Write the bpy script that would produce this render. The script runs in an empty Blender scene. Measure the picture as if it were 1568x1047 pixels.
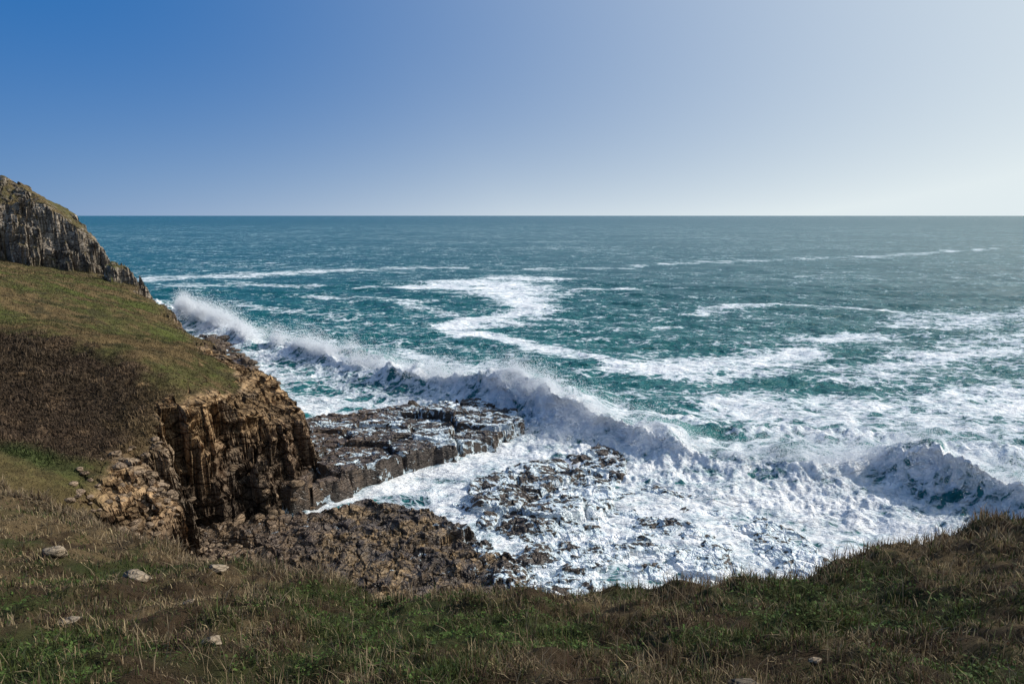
import bpy, math, numpy as np
from mathutils import Vector
rng=np.random.default_rng(7)
# ------------------------------------------------------------------ noise
PERM=rng.permutation(1024)
ANG=np.arange(1024)*2*math.pi/1024
GC,GS=np.cos(ANG),np.sin(ANG)
def hsh(ix,iy,s=0): return PERM[(PERM[(ix+s*37)&1023]+iy)&1023]
def pn(x,y,s=0):
    x0=np.floor(x); y0=np.floor(y); ix=x0.astype(np.int64); iy=y0.astype(np.int64)
    fx=x-x0; fy=y-y0
    def g(i,j):
        h=hsh(ix+i,iy+j,s); return GC[h]*(fx-i)+GS[h]*(fy-j)
    u=fx*fx*fx*(fx*(fx*6-15)+10); v=fy*fy*fy*(fy*(fy*6-15)+10)
    a=g(0,0)*(1-u)+g(1,0)*u; b=g(0,1)*(1-u)+g(1,1)*u
    return (a*(1-v)+b*v)*1.45
def fbm(x,y,o=4,s=0,gain=.5):
    r=0;a=1;t=0
    for i in range(o):
        r=r+a*pn(x,y,s+i); t+=a; a*=gain
        x,y=(x*1.62+y*1.18)+3.1,(-x*1.18+y*1.62)+7.7
    return r/t*1.3
def worley(x,y,s=0):
    ix=np.floor(x).astype(np.int64); iy=np.floor(y).astype(np.int64)
    f1=np.full(x.shape,9.);f2=np.full(x.shape,9.);idd=np.zeros(x.shape)
    for i in(-1,0,1):
        for j in(-1,0,1):
            h=hsh(ix+i,iy+j,s); h2=hsh(ix+i,iy+j,s+5)
            d=np.hypot(ix+i+.1+.8*h/1024-x, iy+j+.1+.8*h2/1024-y)
            n=d<f1
            f2=np.where(n,f1,np.minimum(f2,d)); idd=np.where(n,h/1024,idd); f1=np.where(n,d,f1)
    return f1,f2,idd
def ss(a,b,x):
    t=np.clip((x-a)/(b-a),0,1); return t*t*(3-2*t)
def polydist(x,y,P,vals=None):
    """distance to polyline, side sign (right of travel = +), interpolated value"""
    best=np.full(x.shape,1e9); sg=np.ones(x.shape); val=np.zeros(x.shape)
    for k in range(len(P)-1):
        ax,ay=P[k][:2];bx,by=P[k+1][:2];dx,dy=bx-ax,by-ay;L2=dx*dx+dy*dy
        t=np.clip(((x-ax)*dx+(y-ay)*dy)/L2,0,1)
        ex=x-ax-t*dx;ey=y-ay-t*dy;d=np.hypot(ex,ey)
        n=d<best
        best=np.where(n,d,best); sg=np.where(n,np.where(dx*(y-ay)-dy*(x-ax)<0,1.,-1.),sg)
        if vals is not None: val=np.where(n,vals[k]*(1-t)+vals[k+1]*t,val)
    return best,sg,val
def sdpoly(x,y,P):
    Q=list(P)+[P[0]]
    d,_,_=polydist(x,y,Q)
    ins=np.zeros(x.shape,bool)
    for k in range(len(P)):
        ax,ay=Q[k];bx,by=Q[k+1]
        if ay==by: continue
        c=((ay>y)!=(by>y))&(x<(bx-ax)*(y-ay)/(by-ay)+ax)
        ins^=c
    return np.where(ins,d,-d)
# ------------------------------------------------------------------ mesh helpers
def link(ob): bpy.context.scene.collection.objects.link(ob); return ob
def mesh_np(name,V,F,mat,smooth=True,cols=None,attrs=None):
    me=bpy.data.meshes.new(name); V=np.ascontiguousarray(V,np.float32)
    F=np.ascontiguousarray(F,np.int32); n,k=F.shape
    me.vertices.add(len(V)); me.vertices.foreach_set('co',V.ravel())
    me.loops.add(n*k); me.loops.foreach_set('vertex_index',F.ravel())
    me.polygons.add(n); me.polygons.foreach_set('loop_start',np.arange(0,n*k,k,dtype=np.int32))
    me.polygons.foreach_set('use_smooth',np.full(n,smooth))
    me.update(calc_edges=True)
    if cols is not None: addcol(me,cols)
    for a,v in (attrs or {}).items():
        at=me.attributes.new(a,'FLOAT','POINT'); at.data.foreach_set('value',np.ascontiguousarray(v,np.float32).ravel())
    me.materials.append(mat)
    return link(bpy.data.objects.new(name,me))
def addcol(me,c):
    a=me.attributes.new('col','FLOAT_COLOR','POINT')
    c4=np.ones((len(c),4),np.float32); c4[:,:3]=c; a.data.foreach_set('color',c4.ravel())
def gridF(nr,nt):
    i=np.arange(nr-1)[:,None]*nt+np.arange(nt-1)[None,:]
    return np.stack([i,i+nt,i+nt+1,i+1],-1).reshape(-1,4)[:, ::-1]
def fan(rs,th):
    R,T=np.meshgrid(rs,th,indexing='ij'); return R*np.sin(T),R*np.cos(T)
def normals(ob):
    n=np.zeros(len(ob.data.vertices)*3,np.float32); ob.data.vertices.foreach_get('normal',n); return n.reshape(-1,3)
def geo(a,b,n): return np.exp(np.linspace(math.log(a),math.log(b),n))
rad=math.radians
# ------------------------------------------------------------------ node helpers
def newmat(name):
    m=bpy.data.materials.new(name); m.use_nodes=True; nt=m.node_tree; nt.nodes.clear()
    o=nt.nodes.new('ShaderNodeOutputMaterial'); b=nt.nodes.new('ShaderNodeBsdfPrincipled')
    nt.links.new(b.outputs[0],o.inputs[0]); return m,nt,b
class N:
    def __init__(s,nt): s.nt=nt
    def put(s,inp,v):
        if isinstance(v,bpy.types.NodeSocket): s.nt.links.new(v,inp)
        else: inp.default_value=v
    def math(s,op,a,b=0.,c=None,clamp=False):
        n=s.nt.nodes.new('ShaderNodeMath'); n.operation=op; n.use_clamp=clamp
        s.put(n.inputs[0],a); s.put(n.inputs[1],b)
        if c is not None: s.put(n.inputs[2],c)
        return n.outputs[0]
    def noise(s,vec,scale,det=4,rough=.55,dist=0.):
        n=s.nt.nodes.new('ShaderNodeTexNoise'); s.put(n.inputs['Vector'],vec)
        n.inputs['Scale'].default_value=scale;n.inputs['Detail'].default_value=det
        n.inputs['Roughness'].default_value=rough;n.inputs['Distortion'].default_value=dist
        return n.outputs[0]
    def vor(s,vec,scale,feat='DISTANCE_TO_EDGE'):
        n=s.nt.nodes.new('ShaderNodeTexVoronoi'); n.feature=feat; s.put(n.inputs['Vector'],vec)
        n.inputs['Scale'].default_value=scale; return n.outputs['Distance']
    def pos(s): return s.nt.nodes.new('ShaderNodeTexCoord').outputs['Object']
    def mapping(s,v,sc,rot=(0,0,0)):
        n=s.nt.nodes.new('ShaderNodeMapping'); s.put(n.inputs[0],v); n.inputs['Scale'].default_value=sc
        n.inputs['Rotation'].default_value=rot; return n.outputs[0]
    def sstep(s,a,b,x):
        n=s.nt.nodes.new('ShaderNodeMapRange'); n.interpolation_type='SMOOTHSTEP'; s.put(n.inputs[0],x)
        s.put(n.inputs[1],a);s.put(n.inputs[2],b); return n.outputs[0]
    def lin(s,a,b,c,d,x):
        n=s.nt.nodes.new('ShaderNodeMapRange'); s.put(n.inputs[0],x)
        for i,v in enumerate((a,b,c,d)): s.put(n.inputs[1+i],v)
        return n.outputs[0]
    def attr(s,name,fac=True):
        n=s.nt.nodes.new('ShaderNodeAttribute'); n.attribute_name=name
        return n.outputs['Fac'] if fac else n.outputs['Color']
    def mix(s,f,a,b,mode='MIX'):
        n=s.nt.nodes.new('ShaderNodeMix'); n.data_type='RGBA'; n.blend_type=mode
        s.put(n.inputs[0],f); s.put(n.inputs[6],a); s.put(n.inputs[7],b); return n.outputs[2]
    def bump(s,h,dist,strength=1.,norm=None):
        n=s.nt.nodes.new('ShaderNodeBump'); s.put(n.inputs['Height'],h); n.inputs['Distance'].default_value=dist
        s.put(n.inputs['Strength'],strength)
        if norm is not None: s.put(n.inputs['Normal'],norm)
        return n.outputs[0]
    def vadd(s,a,b):
        n=s.nt.nodes.new('ShaderNodeVectorMath'); n.operation='ADD'; s.put(n.inputs[0],a);s.put(n.inputs[1],b); return n.outputs[0]
    def vscale(s,a,k):
        n=s.nt.nodes.new('ShaderNodeVectorMath'); n.operation='SCALE'; s.put(n.inputs[0],a);n.inputs['Scale'].default_value=k; return n.outputs[0]
    def noisecol(s,vec,scale,det=3):
        n=s.nt.nodes.new('ShaderNodeTexNoise'); s.put(n.inputs['Vector'],vec)
        n.inputs['Scale'].default_value=scale;n.inputs['Detail'].default_value=det; return n.outputs[1]
def foam_value(k,P,D):
    """lacy foam mask from a density attribute and world-space noise"""
    w=k.vscale(k.noisecol(P,.22,4),3.2)
    Pw=k.vadd(P,w)
    S=k.mapping(Pw,(.7,1.25,1.0),(0,0,rad(-12)))
    n1=k.noise(S,.17,6,.62); n2=k.noise(S,.9,6,.65)
    e=k.vor(S,.42); lace=k.sstep(.22,.0,e)
    e2=k.vor(S,1.3); lace2=k.sstep(.2,.0,e2)
    v=k.math('ADD',D,k.math('MULTIPLY',k.math('SUBTRACT',n1,.5),1.8))
    v=k.math('ADD',v,k.math('MULTIPLY',k.math('SUBTRACT',n2,.5),1.4))
    v=k.math('ADD',v,k.math('MULTIPLY',k.math('SUBTRACT',lace,.35),.26))
    v=k.math('ADD',v,k.math('MULTIPLY',k.math('SUBTRACT',lace2,.35),.17))
    return v,n2,S
# ------------------------------------------------------------------ materials
def mat_sea():
    m,nt,b=newmat('sea_water'); k=N(nt); P=k.pos(); D=k.attr('foam')
    v,n2,S=foam_value(k,P,D)
    f=k.sstep(.47,.64,v)
    tq=k.attr('shoal')
    deep=k.mix(k.noise(P,.012,3),(.001,.066,.078,1),(.002,.090,.094,1))
    wc=k.mix(tq,deep,(.045,.25,.215,1))
    wc=k.mix(k.sstep(.2,.55,v),wc,(.04,.18,.19,1))
    fc=k.mix(k.sstep(.50,1.1,v),(.46,.57,.62,1),(.91,.92,.92,1))
    k.put(b.inputs['Base Color'],k.mix(f,wc,fc))
    k.put(b.inputs['Roughness'],k.lin(0,1,.24,.75,f))
    b.inputs['IOR'].default_value=1.33
    k.put(b.inputs['Specular IOR Level'],k.lin(0,1,.23,.1,f))
    R1=k.mapping(P,(.55,1.0,1),(0,0,rad(-18)))
    h1=k.noise(R1,.25,5,.6); h2=k.noise(R1,1.1,6,.62,.3); h3=k.noise(R1,.06,4,.6)
    b1=k.bump(h3,6.0,.6); b2=k.bump(h1,2.6,.85,b1); b3=k.bump(h2,.55,.9,b2)
    b4=k.bump(k.math('MULTIPLY',f,k.noise(S,1.6,6,.7)),.45,.8,b3)
    k.put(b.inputs['Normal'],b4)
    return m
def mat_rock(name,foam=False,rough=.85,bscale=1.):
    m,nt,b=newmat(name); k=N(nt); P=k.pos(); C=k.attr('col',False)
    n=k.noise(P,2.2*bscale,7,.65)
    L=k.mapping(k.vadd(P,k.vscale(k.noisecol(P,.5,3),.8)),(.7,.7,2.6)); e=k.vor(L,.75*bscale); crack=k.sstep(.0,.07,e)
    e2=k.vor(L,2.1*bscale); crack2=k.sstep(.0,.1,e2)
    c=k.mix(1.,C,k.mix(n,(.35,.35,.35,1),(1.6,1.55,1.5,1)),'MULTIPLY')
    c=k.mix(1.,c,k.mix(crack,(.45,.42,.4,1),(1,1,1,1)),'MULTIPLY')
    c=k.mix(1.,c,k.mix(crack2,(.7,.67,.65,1),(1.05,1.05,1.05,1)),'MULTIPLY')
    h=k.math('ADD',k.math('MULTIPLY',n,.6),k.math('ADD',k.math('MULTIPLY',crack,.35),k.math('MULTIPLY',crack2,.2)))
    nb=k.bump(h,.35/bscale,.85)
    r=rough
    if foam:
        v,n2,S=foam_value(k,k.vscale(P,1.6),k.attr('foam'))
        f=k.sstep(.5,.60,v)
        c=k.mix(f,c,k.mix(k.sstep(.5,1.1,v),(.5,.6,.64,1),(.88,.89,.89,1)))
        r=k.lin(0,1,rough,.8,f)
    k.put(b.inputs['Base Color'],c); k.put(b.inputs['Roughness'],r); k.put(b.inputs['Normal'],nb)
    b.inputs['Specular IOR Level'].default_value=.4 if foam else .15
    return m
def mat_land():
    m,nt,b=newmat('headland_ground'); k=N(nt); P=k.pos(); C=k.attr('col',False); R=k.attr('rock')
    n=k.noise(P,1.6,7,.7); g=k.noise(P,5.,5,.7)
    L=k.mapping(k.vadd(P,k.vscale(k.noisecol(P,.45,4),1.0)),(.6,.6,1.5)); e=k.vor(L,.6); crack=k.sstep(.0,.06,e)
    e2=k.vor(L,1.7); crack2=k.sstep(.0,.1,e2)
    c=k.mix(1.,C,k.mix(n,(.3,.3,.3,1),(1.7,1.65,1.6,1)),'MULTIPLY')
    ck=k.mix(crack,(.3,.25,.22,1),(1.05,1.05,1.05,1)); ck=k.mix(1.,ck,k.mix(crack2,(.6,.56,.54,1),(1.1,1.1,1.1,1)),'MULTIPLY')
    ck=k.mix(R,k.mix(g,(.45,.45,.45,1),(1.5,1.5,1.5,1)),ck)
    c=k.mix(1.,c,ck,'MULTIPLY')
    h=k.math('ADD',n,k.math('MULTIPLY',R,k.math('ADD',k.math('MULTIPLY',crack,.5),k.math('MULTIPLY',crack2,.3))))
    nb=k.bump(h,.5,.9); nb=k.bump(g,.15,.8,nb)
    k.put(b.inputs['Base Color'],c); b.inputs['Roughness'].default_value=.95; b.inputs['Specular IOR Level'].default_value=.1
    k.put(b.inputs['Normal'],nb)
    return m
def mat_plant(name,tr=.25):
    m,nt,b=newmat(name); k=N(nt); C=k.attr('col',False)
    k.put(b.inputs['Base Color'],C); b.inputs['Roughness'].default_value=.7; b.inputs['Specular IOR Level'].default_value=.15
    t=nt.nodes.new('ShaderNodeBsdfTranslucent'); k.put(t.inputs[0],C)
    mx=nt.nodes.new('ShaderNodeMixShader'); mx.inputs[0].default_value=tr
    nt.links.new(b.outputs[0],mx.inputs[1]); nt.links.new(t.outputs[0],mx.inputs[2])
    nt.links.new(mx.outputs[0],[n for n in nt.nodes if n.type=='OUTPUT_MATERIAL'][0].inputs[0])
    return m
def mat_soil():
    m,nt,b=newmat('turf_soil'); k=N(nt); P=k.pos(); C=k.attr('col',False)
    n=k.noise(P,9.,8,.75); n2=k.noise(P,35.,4,.7)
    c=k.mix(1.,C,k.mix(n,(.2,.2,.2,1),(1.7,1.65,1.6,1)),'MULTIPLY')
    c=k.mix(1.,c,k.mix(n2,(.5,.5,.5,1),(1.5,1.5,1.5,1)),'MULTIPLY')
    k.put(b.inputs['Base Color'],c); b.inputs['Roughness'].default_value=.95; b.inputs['Specular IOR Level'].default_value=.1
    k.put(b.inputs['Normal'],k.bump(n2,.03,.8,k.bump(n,.12,.9)))
    return m
def mat_spray():
    m,nt,b=newmat('sea_spray_droplets'); b.inputs['Base Color'].default_value=(.93,.94,.95,1); b.inputs['Roughness'].default_value=.9
    t=nt.nodes.new('ShaderNodeBsdfTranslucent'); t.inputs[0].default_value=(.95,.96,.97,1)
    mx=nt.nodes.new('ShaderNodeMixShader'); mx.inputs[0].default_value=.5
    nt.links.new(b.outputs[0],mx.inputs[1]); nt.links.new(t.outputs[0],mx.inputs[2])
    nt.links.new(mx.outputs[0],[n for n in nt.nodes if n.type=='OUTPUT_MATERIAL'][0].inputs[0])
    return m
M_sea=mat_sea(); M_land=mat_land(); M_shelf=mat_rock('wet_shelf_rock',True,.42); M_stone=mat_rock('limestone',False,.85,3.)
M_bould=mat_rock('cliff_boulder_rock',False,.85,1.3)
M_grass=mat_plant('dry_grass_blades'); M_leaf=mat_plant('green_leaves',.35); M_soil=mat_soil(); M_spray=mat_spray()
# ------------------------------------------------------------------ SEA
CREST=[(-100,190),(-73.7,157.5),(-45.5,122),(-30.3,109.5),(-17.5,97),(-7.3,88.7),(-.3,83.4),(5,77.2),(11.4,69.3),(16.9,63.8),(25,60.1),(33.6,59.2),(37.9,56.6),(41.5,50.8),(50,40),(62,28)]
CA=[.8,2.2,2.4,2.5,2.8,3.2,4.1,4.6,3.8,2.4,2.0,2.7,3.5,3.8,3.3,2.5]
SHELF_W=[(-2,30),(4,34),(20,38),(24.5,44.5),(21,52),(12,59.5),(2,62),(-6,54)]
STREAKS=[
 ([(-190,255),(-141,262),(-104,283),(-76,303),(-44,322)],[9,11,10,9,6],.74),
 ([(-118,236),(-95,243),(-70,236)],[8,8,4],.68),
 ([(-51,229),(-24,245),(2,268),(21,260)],[4,7,13,7],.74),
 ([(-34,236),(-10,240),(1.2,205),(6,176),(-3.7,160),(-11.3,148),(-9,136),(2,128.5),(10.9,116),(17.6,108),(27,107)],[10,19,13,8,7,6.5,5,4,3.5,4,4],.9),
 ([(18,107),(31.4,108),(43.8,114),(52,120)],[5,9,9,4],.88),
 ([(40.8,165),(57,177),(73.4,188),(90,182),(101,171),(120,168)],[2.5,4.5,4.5,3,3.5,5],.78),
 ([(-44,322),(34,311),(70,341),(151,382),(222,413),(351,502)],[3,5,5,4.5,5,6],.66),
 ([(11,212),(39,231)],[6,4],.66),
 ([(-34,190),(-24,178),(-15,168)],[5,4,3],.62),
 ([(-60,205),(-40,200),(-20,196)],[3,4,3],.60),
 ([(-75,185),(-55,172),(-38,160)],[4,5,4],.56),
 ([(55,100),(75,118),(100,128),(140,150)],[10,12,13,14],.69),
 ([(60,132),(72,137)],[5,5],.8),
 ([(88,150),(110,160),(150,170)],[9,11,12],.69),
 ([(28,85),(50,80),(80,88)],[9,14,16],.76),
 ([(-20,118),(-6,108),(6,98)],[5,5,4],.60),
 ([(3,68),(-3,63.5),(-9,59),(-17,54.5)],[3.2,3,2.6,2.2],1.05),
 ([(-27,84),(-22,80),(-14,84)],[4,4,5],.9),
]
def crest_fields(x,y):
    wx=x+1.9*fbm(x/9,y/9,4,11); wy=y+1.9*fbm(x/9,y/9,4,14)
    d,sg,A=polydist(wx,wy,CREST,CA); return d*sg,A
def sea_fields(x,y):
    r=np.hypot(x,y)
    c,A=crest_fields(x,y)
    A=A*np.clip(.92+.8*fbm(x/8,y/8,3,21),.45,1.35)
    prof=np.where(c<0,np.exp(-(c/8.)**2),np.exp(-(c/3.1)**2))
    bore=np.where(c>0,np.exp(-c/7.)*1.0,0)*ss(0,2,c)
    shelfsd=sdpoly(x,y,SHELF_W)
    onshelf=ss(-8,3,shelfsd)
    fade2=1-ss(120,300,r)
    left=ss(2,-12,x)
    z=A*prof+bore
    sw=np.sin((x*.42+y*.9)*2*math.pi/26+2.5*fbm(x/60,y/60,2,31))*.32
    z=z+sw*(1-onshelf)*(1-ss(300,900,r))*(1-prof)
    z=z+.5*fbm(x/9,y/6,3,33)*(1-ss(150,500,r))
    z=z+.26*fbm(x/2.6,y/1.9,3,36)*fade2
    white=ss(-3,1,c)*ss(15,2,c)
    wx=np.clip(white,0,1)*np.clip(.35+A/5,0,1)*(1-.3*left)
    z=z+wx*(1.0*np.abs(fbm(x/2.6,y/2.6,4,41))+.6*np.abs(fbm(x/.9,y/.9,4,45))-.25)
    d2,s2,a2=polydist(x+1.5*fbm(x/7,y/7,3,211),y+1.5*fbm(x/7,y/7,3,215),[(14,80),(24,71),(38,69),(54,62),(70,50)],[.3,1.5,1.7,1.8,1.2])
    p2=a2*np.exp(-(d2/2.4)**2); z=z+p2*(.8+.6*np.abs(fbm(x/2,y/2,3,218)))
    z=z+onshelf*(.12+.13*np.abs(fbm(x/1.1,y/1.1,3,47)))
    bw=np.where(x>-5,25+np.clip(x,0,60)*.4,15)
    big=fbm(x/11,y/8,3,250)
    D=np.where(c<0,(.42+.18*ss(-10,26,x))*np.exp(c/bw),.86+.20*big)
    top=np.exp(-((c+.3)/2.4)**2)*ss(1,2.2,A)
    D=D+.35*top*np.clip(1+1.2*fbm(x/5,y/5,3,255),.25,1.3)
    D=np.maximum(D,.85*np.exp(-(d2/3.6)**2)*ss(.2,1.2,a2))
    D=np.where(c>0,D-left*.24*ss(.3,2.2,c),D)
    rt=ss(20,30,x)*ss(.6,3,c)*ss(15,6,c); D=D-.18*rt
    D=np.maximum(D,.31*(1-ss(120,300,r)))
    patch=fbm(x/90,y/60,3,280)
    D=np.maximum(D,(.17+.16*patch)*(1-ss(900,3000,r)))
    ww=np.clip(r/140,.5,2.2)
    sx=x+ww*4.5*fbm(x/22,y/22,3,51); sy=y+ww*4.5*fbm(x/22,y/22,3,55)
    for P,W,I in STREAKS:
        if max(q[1] for q in P)<90: d,_,w=polydist(x,y,P,W)
        else: d,_,w=polydist(sx,sy,P,W)
        D=np.maximum(D,I*np.exp(-(d/(w*1.05))**2*.8))
    D=D-.4*np.exp(-((x-21)**2/60+(y-70)**2/14))-.3*np.exp(-((x-8)**2/20+(y-84)**2/12))
    shoal=np.clip(np.exp(-((c+3.2)/3.2)**2)*ss(1.5,4,A)*.8,0,1)
    shoal=np.maximum(shoal,.28*ss(0,10,c)); shoal=np.maximum(shoal,.15*(1-ss(90,240,r)))
    return z,c,A,prof,D,shoal,white
rs=np.concatenate([geo(26,260,620)[:-1],geo(260,40000,170)])
th=np.concatenate([np.linspace(rad(-88),rad(-44),70)[:-1],np.linspace(rad(-44),rad(44),900),np.linspace(rad(44),rad(88),70)[1:]])
X,Y=fan(rs,th)
z,c,A,prof,D,shoal,white=sea_fields(X,Y)
push=2.0*prof**3*np.clip(A/4,0,1.3)*(1+.5*fbm(X/3,Y/3,2,61))
PX=X-push*.72; PY=Y-push*.69
V=np.stack([PX,PY,z],-1).reshape(-1,3)
sea=mesh_np('sea',V,gridF(*X.shape),M_sea,True,None,{'foam':D.ravel(),'shoal':shoal.ravel()})
sel=(prof>.68)&(A>1.5)&(Y<175)&(Y>38)&(white>.05)
SV=np.stack([PX,PY,z],-1)[sel]; SW=np.hypot(SV[:,0],SV[:,1])**2; SW/=SW.sum()
# ------------------------------------------------------------------ SPRAY
def spray():
    pts=[]
    n=480000
    i=rng.choice(len(SV),n,p=SW); P=SV[i]; x,y=P[:,0],P[:,1]
    m=fbm(x/7,y/7,3,71)+.6*fbm(x/2.2,y/2.2,2,75)
    dens=np.clip(.34+1.4*m,0.03,1)
    keep=rng.random(n)<dens; P=P[keep]; dens=dens[keep]; k=len(P)
    hh=rng.exponential(.50,k)*(.3+dens*1.5)
    P=P+np.stack([rng.normal(0,.6,k)-hh*.35,rng.normal(0,.6,k)+hh*.5,hh],1)
    pts.append(P)
    for (px,py,pz,sx_,sz_,cnt) in [(-68,151,2.4,4,1.7,16000),(-52,131,2.2,5,1.1,9000),(-12,92,3.4,2.6,1.3,12000),(-8,90,3.5,2,1.1,9000),(0,82,4.6,1.8,1.2,12000),(4,76,4.3,2,1.4,14000),(9,71,3.6,3,1.4,14000),(14,65,2.7,2.5,1.,8000),(38,56,3.4,4,1.7,24000),(43,50,3.6,4,1.7,20000),(6,69,1.5,3,1.3,18000),(30,64,2.2,5,1.0,14000)]:
        g=np.abs(rng.normal(0,1,cnt))
        a=np.stack([px+rng.normal(0,sx_,cnt)*.75,py+rng.normal(0,sx_,cnt)*.6,pz-1.+g*sz_],1)
        m=fbm(a[:,0]/1.4+a[:,2]/2,a[:,2]/1.1,3,235); pts.append(a[rng.random(cnt)<np.clip(.35+1.6*m,.05,1)])
    P=np.concatenate(pts); k=len(P)
    r=rng.uniform(.009,.024,k)*(1+rng.random(k)**10*1.)*np.clip(np.hypot(P[:,0],P[:,1])/80,.7,2.)
    T=np.array([(1,1,1),(1,-1,-1),(-1,1,-1),(-1,-1,1)],float)
    q=rng.normal(size=(k,3,3)); q,_=np.linalg.qr(q)
    VV=np.einsum('ij,kjl->kil',T,q)*r[:,None,None]+P[:,None,:]
    F=np.array([(0,1,2),(0,3,1),(0,2,3),(1,3,2)])[None]+4*np.arange(k)[:,None,None]
    mesh_np('sea_spray',VV.reshape(-1,3),F.reshape(-1,3),M_spray,False)
spray()
# ------------------------------------------------------------------ HEADLAND
CP=np.array([(-25,34,8.5),(-29.5,40,10.0),(-33,45,11.2),(-39,55,14.5),(-43.5,57,14.9),(-30.5,53,12.9),(-27.4,47.4,10.6),(-24.6,41.9,8.6),(-22.4,37.4,6.3),(-24.6,48.6,10.3),
(-26,58.4,10.2),(-26,66,9.2),(-21.7,62.5,7),(-19.8,58.5,6.0),(-42.6,93.4,7),(-58.5,119,8),(-70,130,9.3),(-83.6,140,10.8),(-97,142,12.1),(-105,140,13.4),(-49,74,13.4),(-47.5,84,12),
(-36,73.6,9.9),(-52.5,69,14.3),(-20,36,4),(-60,60,18),(-70,90,16.5),(-100,100,20),(-150,100,28),(-150,140,24),(-60,30,20),(-100,50,28),(-21.6,51.5,8.0),(-100,165,11),(-120,200,13),(-35,20,16),(-200,60,40),(-21.5,54.5,7.9)],float)
def tps_fit(C):
    n=len(C); d=np.hypot(C[:,0][:,None]-C[:,0],C[:,1][:,None]-C[:,1]); K=np.where(d>0,d*d*np.log(d+1e-9),0)+np.eye(n)*.5
    Pm=np.c_[np.ones(n),C[:,:2]]; Amat=np.block([[K,Pm],[Pm.T,np.zeros((3,3))]])
    return np.linalg.solve(Amat,np.r_[C[:,2],0,0,0])
W1=tps_fit(CP)
def tps(x,y,C,W):
    r=W[-3]+W[-2]*x+W[-1]*y
    for i in range(len(C)):
        d2=(x-C[i,0])**2+(y-C[i,1])**2; r=r+W[i]*.5*d2*np.log(d2+1e-9)
    return r
COAST=[(-12,28),(-16.5,35),(-20,41),(-21.6,46),(-20.8,50.5),(-18.4,54.5),(-17.9,58),(-19,63),(-22,67.5),(-27,71),(-31,78),(-38,90),(-46,100),(-56,118),(-67,131),(-72,140),(-79,149),(-89,157),(-95,169),(-107,178),(-131,193),(-163,208),(-230,233),(-500,263),(-500,-50),(-12,-50)]
UP=[(-94,160),(-97,156),(-104,153.5),(-111,154),(-130,149),(-170,140),(-500,120),(-500,243),(-168,201),(-135,188),(-112,175),(-100,169)]
def terr(v,h,rise,s):
    """ledges: steep risers of height h, with small treads"""
    k=np.floor(v/h); f=v/h-k; return (k+ss(0,rise,f))*h
def land(x,y):
    t1=tps(x,y,CP,W1)
    t1=t1+.55*fbm(x/7,y/7,4,81)+.30*fbm(x/1.9,y/1.9,4,84)
    t1=np.where(y>150,np.minimum(t1,12+.15*np.clip(-100-x,0,99)),t1)
    f1,f2,idd=worley(x/2.3,y/2.3,3); g1,g2,id2=worley(x/.8,y/.8,9)
    sd=sdpoly(x,y,COAST)
    sdn=sd+1.2*fbm(x/6,y/6,3,86)+(idd-.5)*1.4+(id2-.5)*.45-.5*ss(.10,0,f2-f1)
    bw=3.5+2.6*ss(50,60,y)
    brow=ss(bw+1.5,bw-1.3,sdn)*ss(44,47,y)*ss(84,72,y)
    t1=t1+brow*(.55*(idd-.5)+.4*(id2-.5)-.4*ss(.12,0,f2-f1)+.3*fbm(x/1.2,y/1.2,3,241))
    t1=t1*(1-brow*.5)+brow*.5*terr(t1+.3*fbm(x/3,y/3,2,240),.7,.45,0)
    lean=3.6-1.3*ss(58,75,y)
    zc=sdn*lean-.6
    zl=terr(zc+.7*fbm(x/5,y/5,2,88)+.8*(idd-.5),1.15,.7,0)
    zl=zl+.14*fbm(x/.6,y/.6,3,89)
    z=np.minimum(t1,zl)
    scree=np.clip(1-np.hypot((x+22.5)/4,(y-40)/7),0,1)
    z=z+scree*.9*((id2-.3)+.5*(idd-.5))*ss(-.5,1,sdn)
    kn=np.maximum(np.abs(x+78.5)/4.6,np.abs(y-142.5)/3.5)+.45*fbm(x/2,y/2,3,90)
    z=z+(3.6+1.2*(idd-.5))*ss(1.25,.8,kn)*ss(-2,1.5,sdn)
    F1,F2,IDD=worley(x/3.2,y/3.2,13)
    sd2=sdpoly(x,y,UP)+2.0*fbm(x/7,y/7,4,91)+(IDD-.5)*2.2-.8*ss(.12,0,F2-F1)
    sd2b=sd2-.5*np.abs(fbm(x/2.2,y/2.2,2,93))
    e=-(x+94)-(y-160)*.3
    t2=np.interp(e,[-9,-5,0,2,4,6.5,8,11,15.5,20,27,45,120],[6,11,14.5,17,19.5,21.8,23,25,28.2,31.5,34.5,36.5,47])
    t2=np.minimum(t2,22.8+.85*np.maximum(sd2-.5,0))
    t2=t2+.8*fbm(x/7,y/7,4,94)+.35*fbm(x/1.8,y/1.8,3,98)+1.5*(IDD-.5)*ss(9,1,e)
    rise=terr(np.maximum(sd2b,0)*3.1+1.2*fbm(x/4,y/4,2,96),2.1,.7,0)
    z2=np.minimum(t1+np.maximum(rise,0),t2)
    z=np.where((sd2b>0)&(sdn>0),np.maximum(z,z2),z)
    z=np.minimum(z,np.where(y>146,np.maximum(sdn*4.,-2.5)+1.5,99))
    z=np.maximum(z,-2.5)
    return z,sd,sdn,sd2b,t1,idd,id2,brow
rs=np.concatenate([np.linspace(27,37,40)[:-1],np.arange(37,74,.09),geo(74,150,240),np.linspace(150.25,215,250)[:],geo(216,330,30)])
th=np.concatenate([np.linspace(rad(-80),rad(-41),90)[:-1],np.linspace(rad(-41),rad(-12),540)])
X,Y=fan(rs,th)
z,sd,sdn,sd2b,t1,idd,id2,brow=land(X,Y)
V=np.stack([X,Y,z],-1).reshape(-1,3)
hl=mesh_np('headland',V,gridF(*X.shape),M_land,False)
nrm=normals(hl)
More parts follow.
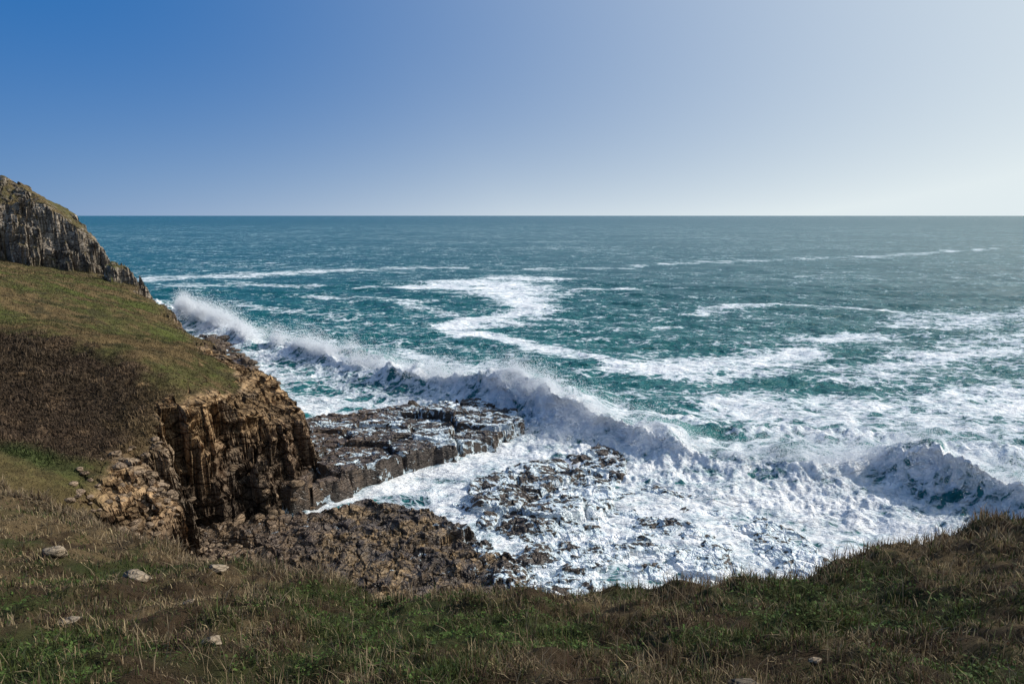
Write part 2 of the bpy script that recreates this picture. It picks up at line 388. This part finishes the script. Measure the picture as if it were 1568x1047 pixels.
x,y=X.ravel(),Y.ravel(); zz=z.ravel(); nz=np.abs(nrm[:,2]); far=ss(130,150,y)
# bedding planes: push steep faces in and out horizontally as a function of height
hdir=np.array([.80,-.6])
steep=ss(.85,.55,nz)
zb=zz+.05*x+.03*y
off=.34*pn(zb*1.15,(x+y)/6,301)+.34*pn(zb*2.9,(x+y)/2.5,302)+.2*pn(zb*6,(x-y)/1.2,303)
off+=.22*np.where(pn(zb*1.6,(x-y)/2.2,305)>.12,1,0)
off=off*(1-far)+far*(1.0*pn(zb*.55,(x+y)/9,306)+.7*pn(zb*1.2,(x+y)/5,307))
off=off*steep
V2=V.copy(); V2[:,0]+=hdir[0]*off; V2[:,1]+=hdir[1]*off
hl.data.vertices.foreach_set('co',V2.astype(np.float32).ravel()); hl.data.update(); V=V2
def blend(a,b,t): return a*(1-t[:,None])+np.asarray(b)[None,:]*t[:,None]
n1=fbm(x/9,y/9,4,101); n2=fbm(x/2.2,y/2.2,4,105); n3=fbm(x/.5,y/.5,3,109)
rockm=ss(.74,.56,nz+.10*n2)
edge=brow.ravel()*1.3
rockm=np.maximum(rockm,ss(.35,.65,edge+.45*n2))
edge2=ss(3.4,1.0,sdn.ravel()+1.7*n2)*ss(40,60,y)*ss(150,120,y); rockm=np.maximum(rockm,edge2*.9)
scr=np.clip(1.5*(1-np.hypot((x+22.2)/3.6,(y-40.5)/6.5)),0,1); rockm=np.maximum(rockm,ss(.2,.6,scr+.35*n2))
rockm=np.maximum(rockm,ss(1.8,.8,zz))
# scattered outcrops on the upper slope
rockm=np.maximum(rockm,ss(.42,.55,fbm(x/3,y/1.8,4,330))*ss(8,5,sdn.ravel())*(y>60)*.8)
C=np.tile(np.array([[.095,.088,.034]]),(len(x),1))
C=blend(C,(.14,.10,.048),ss(-.1,.3,n1+.6*n2))
C=blend(C,(.088,.105,.028),ss(.05,.4,-n1+.4*n3)*.8)
C=blend(C,(.052,.048,.024),ss(.12,.45,fbm(x/3.5,y/2.5,4,335))*.75)
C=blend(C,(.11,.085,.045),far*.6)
scrub=ss(-1,1.5,sdpoly(x,y,[(-60,62),(-45,56.5),(-39,54.5),(-31,53),(-25.5,50.5),(-22.6,46),(-23.2,42),(-27,38.5),(-60,34)])+1.6*n2)
C=blend(C,(.068,.046,.032),scrub*.93); C=blend(C,(.12,.082,.05),scrub*ss(.05,.5,n2+.3*n1)*.8)
gp=np.clip(1.3*(1-np.hypot((x+29)/5,(y-38.6)/1.8)+.3*n2),0,1); C=blend(C,(.055,.07,.024),gp)
lowg=ss(39,36,y+n2)*(x<-23); C=blend(C,(.12,.092,.042),lowg*.8)
C=blend(C,(.14,.10,.05),ss(7,3,sdn.ravel()+1.5*n2)*.8)
R=np.tile(np.array([[.20,.142,.094]]),(len(x),1))
R=blend(R,(.34,.23,.125),ss(4.5,8.,zz+1.6*n2)*ss(85,65,y)*.9)
R=blend(R,(.19,.165,.135),ss(-.05,.4,n1+.5*n2)*.6)
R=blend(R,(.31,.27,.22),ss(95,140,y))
strat=pn(zb*1.9+.6*n1,x/7+y/7,120)
R=R*(1-.35*ss(.05,.35,strat))[:,None]*(1-.3*ss(.1,.4,pn(zb*4.4,x/3,122)))[:,None]
R=R*(.7+.6*idd.ravel())[:,None]*(.75+.5*id2.ravel())[:,None]
R=blend(R,(.065,.048,.034),ss(4.2,1.4,zz+1.2*n2)*.85)
R=R*(1+.4*n3)[:,None]
C=C*(1+.3*n3+.35*n2)[:,None]
C=C*(1-rockm[:,None])+R*rockm[:,None]
addcol(hl.data,np.clip(C,.004,.8))
at=hl.data.attributes.new('rock','FLOAT','POINT'); at.data.foreach_set('value',rockm.astype(np.float32))
# vegetation on the headland (scrub + rough grass)
def tris(name,P,H,Wd,Cc,mat,lean=.5,up=None):
    n=len(P); a=rng.uniform(0,2*math.pi,n); b=rng.uniform(0,2*math.pi,n)
    w=np.stack([np.cos(a),np.sin(a),np.zeros(n)],1)*Wd[:,None]
    l=rng.random(n)*lean
    tip=P+np.stack([np.cos(b)*l*H,np.sin(b)*l*H,H*np.sqrt(1-np.clip(l,0,.95)**2)],1)
    mid=P+(tip-P)*.55+np.stack([np.cos(b)*-.08*H,np.sin(b)*-.08*H,.08*H],1)
    VV=np.stack([P-w,P+w,mid+w*.75,mid-w*.75,tip],1).reshape(-1,3)
    k=np.arange(n)[:,None]*5
    F=np.concatenate([k+np.array([[0,1,2]]),k+np.array([[0,2,3]]),k+np.array([[3,2,4]])],0)
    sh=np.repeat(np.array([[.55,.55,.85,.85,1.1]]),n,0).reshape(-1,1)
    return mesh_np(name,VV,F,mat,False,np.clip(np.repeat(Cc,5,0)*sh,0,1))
cand=np.where((rockm<.35)&(zz>2.5)&(y<160)&(y>30))[0]
pick=rng.choice(cand,150000)
P=V[pick]+np.c_[rng.normal(0,.08,(len(pick),2)),np.full(len(pick),-.04)]
rr=np.hypot(P[:,0],P[:,1]); sc=scrub[pick]; bush=fbm(P[:,0]/1.6,P[:,1]/1.6,3,260)
H=rng.uniform(.06,.20,len(pick))*(1+1.0*sc+3.5*sc*np.clip(bush,0,1)+2.5*(1-sc)*np.clip(bush-.2,0,1))*np.clip(rr/70,.7,1.5); Wd=(.018+.02*sc)*rr/55
Cc=C[pick]*rng.uniform(.6,1.6,(len(pick),1))*np.where(rng.random((len(pick),1))<.12,1.5,1.)*(1+.6*np.clip(bush,-.5,.6))[:,None]
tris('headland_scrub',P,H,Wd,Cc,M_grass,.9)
# ------------------------------------------------------------------ ROCK SHELF
U=[(-21.3,74.2),(-13.6,79),(-8.5,82.6),(.9,80.3),(1.4,70.6),(-1.6,66.6),(-6,63.6),(-10,60.8),(-13.8,56.4),(-17.7,53),(-23,55),(-23,66),(-24,71)]
Mi=[(-4.5,57.2),(-1.5,61),(4.9,64.2),(10.1,69),(12.8,65),(10.5,57.8),(7.4,50.5),(1,47.4),(-3.3,49.5)]
Lw=[(-26,47),(-20.6,48),(-16.8,49.6),(-11.9,52.8),(-6.8,50.6),(-2.6,46),(1.3,41),(5,37),(8,28),(-30,28)]
FARR=[(-24,71),(-28,84),(-34,92),(-42,108),(-50,122),(-60,132),(-62,128),(-40,92),(-27,70)]
def shelf(x,y):
    wx=x+1.2*fbm(x/4,y/4,4,131); wy=y+1.2*fbm(x/4,y/4,4,135)
    f1,f2,idd=worley(wx/5.6,wy/4.6,21); g1,g2,id2=worley(wx/1.3,wy/1.0,25); h1,h2,id3=worley(x/.5,y/.5,29)
    gap=ss(.09,.02,f2-f1); gap2=ss(.12,0,g2-g1)
    r0=.5*fbm(x/3,y/3,4,141); fine=.12*fbm(x/.7,y/.7,4,145)
    z=np.full(x.shape,-1.6)
    def plat(P,H,rel,sharp):
        s=sdpoly(wx,wy,P); return np.where(s>-2,-1.6+(H+1.6+rel)*ss(-sharp,sharp,s),-1.6),s
    a,sU=plat(U,1.9,(idd-.5)*1.3-1.4*gap-.12*gap2+.2*(id2-.5)+.35*r0,.35)
    b,sM=plat(Mi,.9,(idd-.5)*.6-.4*gap-.12*gap2+.2*(id2-.5)+1.0*r0,.8)
    c_,sL=plat(Lw,1.4,(idd-.5)*.6+.35*(id2-.5)-.25*gap2+1.0*r0+.2*(id3-.5),.9)
    w,sW=plat(SHELF_W,.34,.35*(idd-.5)+.25*(id2-.5)+1.2*r0+.08*(id3-.5),1.5)
    f,sF=plat(FARR,.9,(idd-.5)*.9+.4*(id2-.5)-.3*gap2,.8)
    z=np.maximum.reduce([a,b,c_,w,f])+fine
    return z,sU,sM,sL,sW,idd,id2,id3,gap,gap2,r0,fine
rs=np.concatenate([np.linspace(28,36,40)[:-1],np.arange(36,86,.11),geo(86,145,120)])
th=np.concatenate([np.linspace(rad(-48),rad(-29),140)[:-1],np.linspace(rad(-29),rad(33),620)])
X,Y=fan(rs,th)
z,sU,sM,sL,sW,idd,id2,id3,gap,gap2,r0,fine=shelf(X,Y)
V=np.stack([X,Y,z],-1).reshape(-1,3)
x,y=X.ravel(),Y.ravel(); zz=z.ravel()
n2=fbm(x/2.2,y/2.2,4,151); n3=fbm(x/.4,y/.4,3,155)
C=np.tile(np.array([[.080,.062,.049]]),(len(x),1))
C=blend(C,(.185,.125,.062),ss(-.25,.3,n2+.3*n3)*ss(-1,2,sL.ravel())*ss(.3,1.2,zz)*ss(4,-3,x))
C=blend(C,(.115,.078,.05),ss(-3,3,-x-14)*.7)
C=C*(.7+.6*id2.ravel())[:,None]*(1+.4*n3)[:,None]*(1-.4*gap2.ravel())[:,None]
C=blend(C,(.035,.032,.028),ss(.6,.1,zz)*.6)
F_=np.zeros(len(x))
sUr,sMr,sLr,sWr=[a.ravel() for a in (sU,sM,sL,sW)]
F_=np.maximum(F_,ss(-.5,.5,sUr)*(.24+.20*ss(-20,-6,x)*ss(60,70,y)-.5*ss(60,55,y)))
F_=np.maximum(F_,ss(-1,1,sMr)*(.47))
F_=np.maximum(F_,ss(-2,2,sWr)*(.54+.12*ss(8,18,x)))
F_=np.where(sLr>0,F_*ss(4,0,sLr),F_)
F_=F_+.40*ss(.45,.0,zz)-.12*ss(.9,1.5,zz)*(sMr>-1)
mesh_np('rock_shelf',V,gridF(*X.shape),M_shelf,False,np.clip(C,.004,.6),{'foam':F_})
# ------------------------------------------------------------------ BOULDERS
import bmesh
def ico(sub):
    bm=bmesh.new(); bmesh.ops.create_icosphere(bm,subdivisions=sub,radius=1)
    v=np.array([q.co[:] for q in bm.verts]); f=np.array([[q.index for q in p.verts] for p in bm.faces]); bm.free(); return v,f
IV,IF=ico(2); IV3,IF3=ico(4)
def rockshape(v,seed,n=9,cut=(.55,.85)):
    r=np.random.default_rng(seed); v=v.copy()
    for i in range(n):
        d=r.normal(size=3); d/=np.linalg.norm(d); o=r.uniform(*cut); s=v@d-o; v=v-np.clip(s,0,None)[:,None]*d
    return v
def boulders(name,pts,mat):
    VV=[];FF=[];CC=[];o=0
    for i,(px,py,pz,s,col) in enumerate(pts):
        v=rockshape(IV,1000+i)*np.array([rng.uniform(.8,1.4),rng.uniform(.7,1.1),rng.uniform(.45,.8)])*s
        a=rng.uniform(0,6.28); ca,sa=math.cos(a),math.sin(a)
        v=np.stack([v[:,0]*ca-v[:,1]*sa,v[:,0]*sa+v[:,1]*ca,v[:,2]],1)+(px,py,pz)
        VV.append(v);FF.append(IF+o);o+=len(v);CC.append(np.tile(np.array(col)*rng.uniform(.7,1.3),(len(v),1)))
    mesh_np(name,np.concatenate(VV),np.concatenate(FF),mat,False,np.concatenate(CC))
pts=[]
def lz(px,py):
    a=np.array([px]),np.array([py]); return max(float(land(*a)[0][0]),float(shelf(*a)[0][0]))
for i in range(260):
    t=rng.random(); px=-22.3+rng.normal(0,1.8)+t*1.0; py=36+t*9+rng.normal(0,.8)
    pts.append((px,py,lz(px,py)+.03,rng.uniform(.12,.42)*(1.3 if rng.random()<.15 else .8),(.22,.165,.115)))
for i in range(110):
    t=rng.random(); px=-20.4+t*2.8+rng.normal(0,.7); py=48+t*5+rng.normal(0,.7)
    pts.append((px,py,lz(px,py)+.1,rng.uniform(.2,.6),(.20,.145,.095)))
for i in range(60):
    t=rng.random(); px=-34-t*24+rng.normal(0,1); py=93+t*36+rng.normal(0,1.5)
    pts.append((px,py,max(lz(px,py),0)+.2,rng.uniform(.5,1.3),(.14,.11,.085)))
boulders('boulder_pile',pts,M_bould)
# ------------------------------------------------------------------ FOREGROUND CLIFFTOP
EX=np.array([-60,-40,-25,-16.5,-13.1,-8.4,-5.1,-2.9,-1,.76,2.5,4.3,6.2,7.9,10.5,16,30,60.])
EY=np.array([50,34,26,20.8,19.4,15.8,12.9,11.9,11.4,11,11,11.2,11.6,12.1,13.1,15,19,26.])
EZ=np.array([16,15,15,15.1,15.2,15.8,16.7,17,17.15,17.3,17.5,17.5,17.7,17.9,17.9,18,18,18.])
def smooth_interp(x,E):
    r=0
    for d,w in((-1.4,.2),(-.7,.25),(0,.1),(.7,.25),(1.4,.2)): r=r+w*np.interp(x+d,EX,E)
    return r
def fg(x,y,detail=True):
    ye=smooth_interp(x,EY)+.5*fbm(x/1.7,x*0+.5,4,161); ze=smooth_interp(x,EZ)
    s=y/ye
    zi=22.4+(ze-22.4)*s
    zi=np.where(s<0,22.4+(22.4-ze)*.2*(-s),zi)
    over=np.clip(y-ye,0,None)
    z=zi-np.where(over>0,1.0*over+.9*over*ss(0,3,over),0)
    rough=.26*fbm(x/2.2,y/2.2,4,171)+.22*fbm(x/.75,y/.75,4,175)
    nearcam=ss(1.0,3.5,np.hypot(x,y))
    z=z+rough*nearcam*(1-.3*ss(0,2,over))
    return np.maximum(z,-3),ye,over
xs=np.concatenate([np.linspace(-50,-20,90)[:-1],np.linspace(-20,14,460),np.linspace(14,50,90)[1:]])
ys=np.concatenate([np.linspace(-12,0,40)[:-1],np.linspace(0,16,280),np.linspace(16,45,170)[1:]])
Y,X=np.meshgrid(ys,xs,indexing='ij')
z,ye,over=fg(X,Y)
def turfcol(x,y):
    n1=fbm(x/3.,y/3.,3,181); n2=fbm(x/.9,y/.9,3,185)
    green=ss(-.2,.35,n1+.6*n2+.5*np.exp(-((x+1.6)/1.6)**2-((y-8)/1.4)**2)+.15*ss(1,-4,x)*ss(9,5,y)-.02*ss(1,5,x)-.3*ss(-6,-10,x))
    straw=ss(0,.45,-n1*.5+.7*n2+.4*ss(-4,-10,x))
    C=np.tile(np.array([[.080,.055,.032]]),(len(x),1))
    C=blend(C,(.22,.16,.085),straw*.8); C=blend(C,(.058,.074,.024),green*.85)
    return C,green,straw
x,y=X.ravel(),Y.ravel(); C,g_,s_=turfcol(x,y)
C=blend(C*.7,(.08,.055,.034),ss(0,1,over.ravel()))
V=np.stack([X,Y,z],-1).reshape(-1,3)
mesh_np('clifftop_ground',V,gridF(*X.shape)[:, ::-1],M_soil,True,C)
def sample(n,r0,r1,hw=50):
    r=np.exp(rng.uniform(math.log(r0),math.log(r1),n)); t=rng.uniform(rad(-hw),rad(hw),n); return r*np.sin(t),r*np.cos(t)
nt_=34000; bx,by=sample(nt_,1.6,27)
zq,yeq,ov=fg(bx,by); bare=fbm(bx/.9,by/.9,4,195); k=(ov<.8)&((bare>-.15)|(rng.random(nt_)<.35)); bx,by,bare=bx[k],by[k],bare[k]; nt_=len(bx)
Ct,gt,st=turfcol(bx,by)
u=rng.random(nt_)
tc=np.where((u<.28+.55*gt)[:,None],np.array([[.072,.090,.028]]),np.where((rng.random(nt_)<.34+.45*st)[:,None],np.array([[.32,.245,.14]]),np.array([[.105,.07,.042]])))
tc=tc*(1+.5*fbm(bx/.5,by/.5,2,340))[:,None]
th_=rng.uniform(.3,1.1,nt_)*(1+1.1*np.clip(bare,-.5,1))*np.where(rng.random(nt_)<.06,1.8,1)
per=13; idx=np.repeat(np.arange(nt_),per); n=len(idx); rr=np.hypot(bx,by)[idx]
px=bx[idx]+rng.normal(0,.04+.004*rr,n); py=by[idx]+rng.normal(0,.04+.004*rr,n)
pz,_,ov=fg(px,py)
H=rng.uniform(.04,.14,n)*th_[idx]*(1+.02*rr); Wd=(.0012+.00045*rr)*rng.uniform(.7,1.5,n)
Cc=tc[idx]*rng.uniform(.5,1.5,(n,1))+rng.normal(0,.006,(n,3))
P=np.stack([px,py,pz-.01],1)
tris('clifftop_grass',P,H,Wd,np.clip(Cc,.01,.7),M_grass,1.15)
# dry stems: along the brow and strewn through the turf
n=14000; ex=np.concatenate([rng.uniform(-17,2,9000),rng.uniform(2,13,5000)])
_,yee,_=fg(ex,ex*0+5); ey=yee-np.abs(rng.normal(0,.9,n))+.3
ax_,ay_=sample(9000,2.2,14); ex=np.r_[ex,ax_]; ey=np.r_[ey,ay_]; n=len(ex)
ez,_,_=fg(ex,ey); m=fbm(ex/1.1,ey/1.1,3,201); k=(m>-.1)|(rng.random(n)<.15); ex,ey,ez,m=ex[k],ey[k],ez[k],m[k]; n=len(ex)
H=rng.uniform(.12,.45,n)*(.7+1.1*np.clip(m,0,1)); cs=np.where((rng.random(n)<.6)[:,None],np.array([[.31,.235,.145]]),np.array([[.11,.072,.043]]))*rng.uniform(.6,1.4,(n,1))
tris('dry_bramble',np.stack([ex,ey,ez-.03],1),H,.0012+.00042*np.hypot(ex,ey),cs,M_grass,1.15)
# green leaves in patches
n=80000; lx,ly=sample(n,2,14); Cg,gg,sg_=turfcol(lx,ly); k=(gg>.45)&(rng.random(n)<gg*.7)&(fbm(lx/.5,ly/.5,2,270)>-.05); lx,ly=lx[k],ly[k]; n=len(lx)
lzz,_,_=fg(lx,ly); r_=np.hypot(lx,ly); s=rng.uniform(.009,.020,n)*(.7+.06*r_)
a=rng.uniform(0,6.28,n); d1=np.stack([np.cos(a),np.sin(a),rng.normal(0,.35,n)],1); d2=np.stack([-np.sin(a),np.cos(a),rng.normal(0,.35,n)],1)
c0=np.stack([lx,ly,lzz+rng.uniform(.02,.09,n)],1)
VV=np.stack([c0-d1*s[:,None]*1.3,c0-d2*s[:,None]*.7,c0+d1*s[:,None]*1.3,c0+d2*s[:,None]*.7],1).reshape(-1,3)
F=np.arange(4*n).reshape(-1,4)
lc=np.array([[.075,.118,.028]])*rng.uniform(.5,1.4,(n,1))
mesh_np('low_green_plants',VV,F,M_leaf,False,np.repeat(lc,4,0))
# half-buried limestone rocks
for i,(px,py,s,asp) in enumerate([(-6.4,10.7,.2,1.7),(-6.9,10.9,.11,1.2),(-5.5,11.7,.16,1.5),(-4.3,8.3,.075,1.3),(-3.1,6.4,.11,1.2),(-5.3,7.4,.13,1.3),(-8.8,12.2,.2,1.5),(1.95,5.1,.12,1.6),(2.9,5.9,.06,1.4)]):
    zc_=float(fg(np.array([px]),np.array([py]))[0][0])
    v=rockshape(IV3,50+i,12,(.5,.85)); v=v*np.array([s*asp,s,s*.62])
    v=v*(1+.05*fbm(v[:,0]*9/s*.2,v[:,1]*9/s*.2+v[:,2]*5,3,210)[:,None])
    ob=mesh_np('limestone_rock',v,IF3,M_stone,False,np.tile(np.array([[.27,.22,.16]])*(1 if i!=7 else .45),(len(v),1)))
    ob.location=(px,py,zc_+s*.22); ob.rotation_euler=(rng.normal(-.2,.1),rng.normal(0,.15),rng.uniform(-.5,.5))
# ------------------------------------------------------------------ LIGHT, SKY, CAMERA
SAZ,SEL=rad(76),rad(35)
sv=Vector((math.sin(SAZ)*math.cos(SEL),math.cos(SAZ)*math.cos(SEL),math.sin(SEL)))
L=bpy.data.lights.new('sun','SUN'); L.energy=5.0; L.angle=rad(.5); L.color=(1,.95,.87)
so=link(bpy.data.objects.new('sun',L)); so.rotation_euler=(-sv).to_track_quat('-Z','Y').to_euler()
w=bpy.data.worlds.new('World'); bpy.context.scene.world=w; w.use_nodes=True; nt=w.node_tree; k=N(nt)
bg=nt.nodes['Background']; sk=nt.nodes.new('ShaderNodeTexSky'); sk.sky_type='NISHITA'; sk.sun_disc=False
sk.sun_elevation=SEL; sk.sun_rotation=SAZ; sk.altitude=0; sk.air_density=1.0; sk.dust_density=.6; sk.ozone_density=3.0
# clear-air sky with marine haze: whiter towards the sun and the horizon
tc_=nt.nodes.new('ShaderNodeTexCoord').outputs['Generated']
dp=nt.nodes.new('ShaderNodeVectorMath'); dp.operation='DOT_PRODUCT'; nt.links.new(tc_,dp.inputs[0]); dp.inputs[1].default_value=sv[:]
dot=dp.outputs['Value']
sx=nt.nodes.new('ShaderNodeSeparateXYZ'); nt.links.new(tc_,sx.inputs[0]); zel=k.math('MAXIMUM',sx.outputs[2],0.)
E=k.math('EXPONENT',k.math('DIVIDE',zel,-.11))
g=k.math('MAXIMUM',k.math('ADD',dot,.15),0.)
B=k.math('MULTIPLY',k.math('MULTIPLY',g,g),.88)
Hh=k.math('MULTIPLY',E,k.lin(-.35,.2,.24,.62,dot))
wgt=k.math('ADD',B,Hh,clamp=True); wgt=k.math('MINIMUM',wgt,.97)
SS=.085
nis=k.mix(1.,sk.outputs[0],(.15,1.0,1.5,1),'MULTIPLY')
blue=k.mix(.9,nis,(.0,.128/SS,.43/SS,1))
col=k.mix(wgt,blue,(.78/SS,.86/SS,.88/SS,1))
nt.links.new(col,bg.inputs[0]); bg.inputs[1].default_value=SS
cam=bpy.data.cameras.new('camera'); cam.lens=24; cam.sensor_width=36; cam.clip_start=.1; cam.clip_end=100000
co=link(bpy.data.objects.new('camera',cam)); co.location=(0,0,24); co.rotation_euler=(rad(90-10.5),0,0)
sc=bpy.context.scene; sc.camera=co
sc.view_settings.view_transform='Standard'; sc.view_settings.look='None'; sc.view_settings.exposure=0
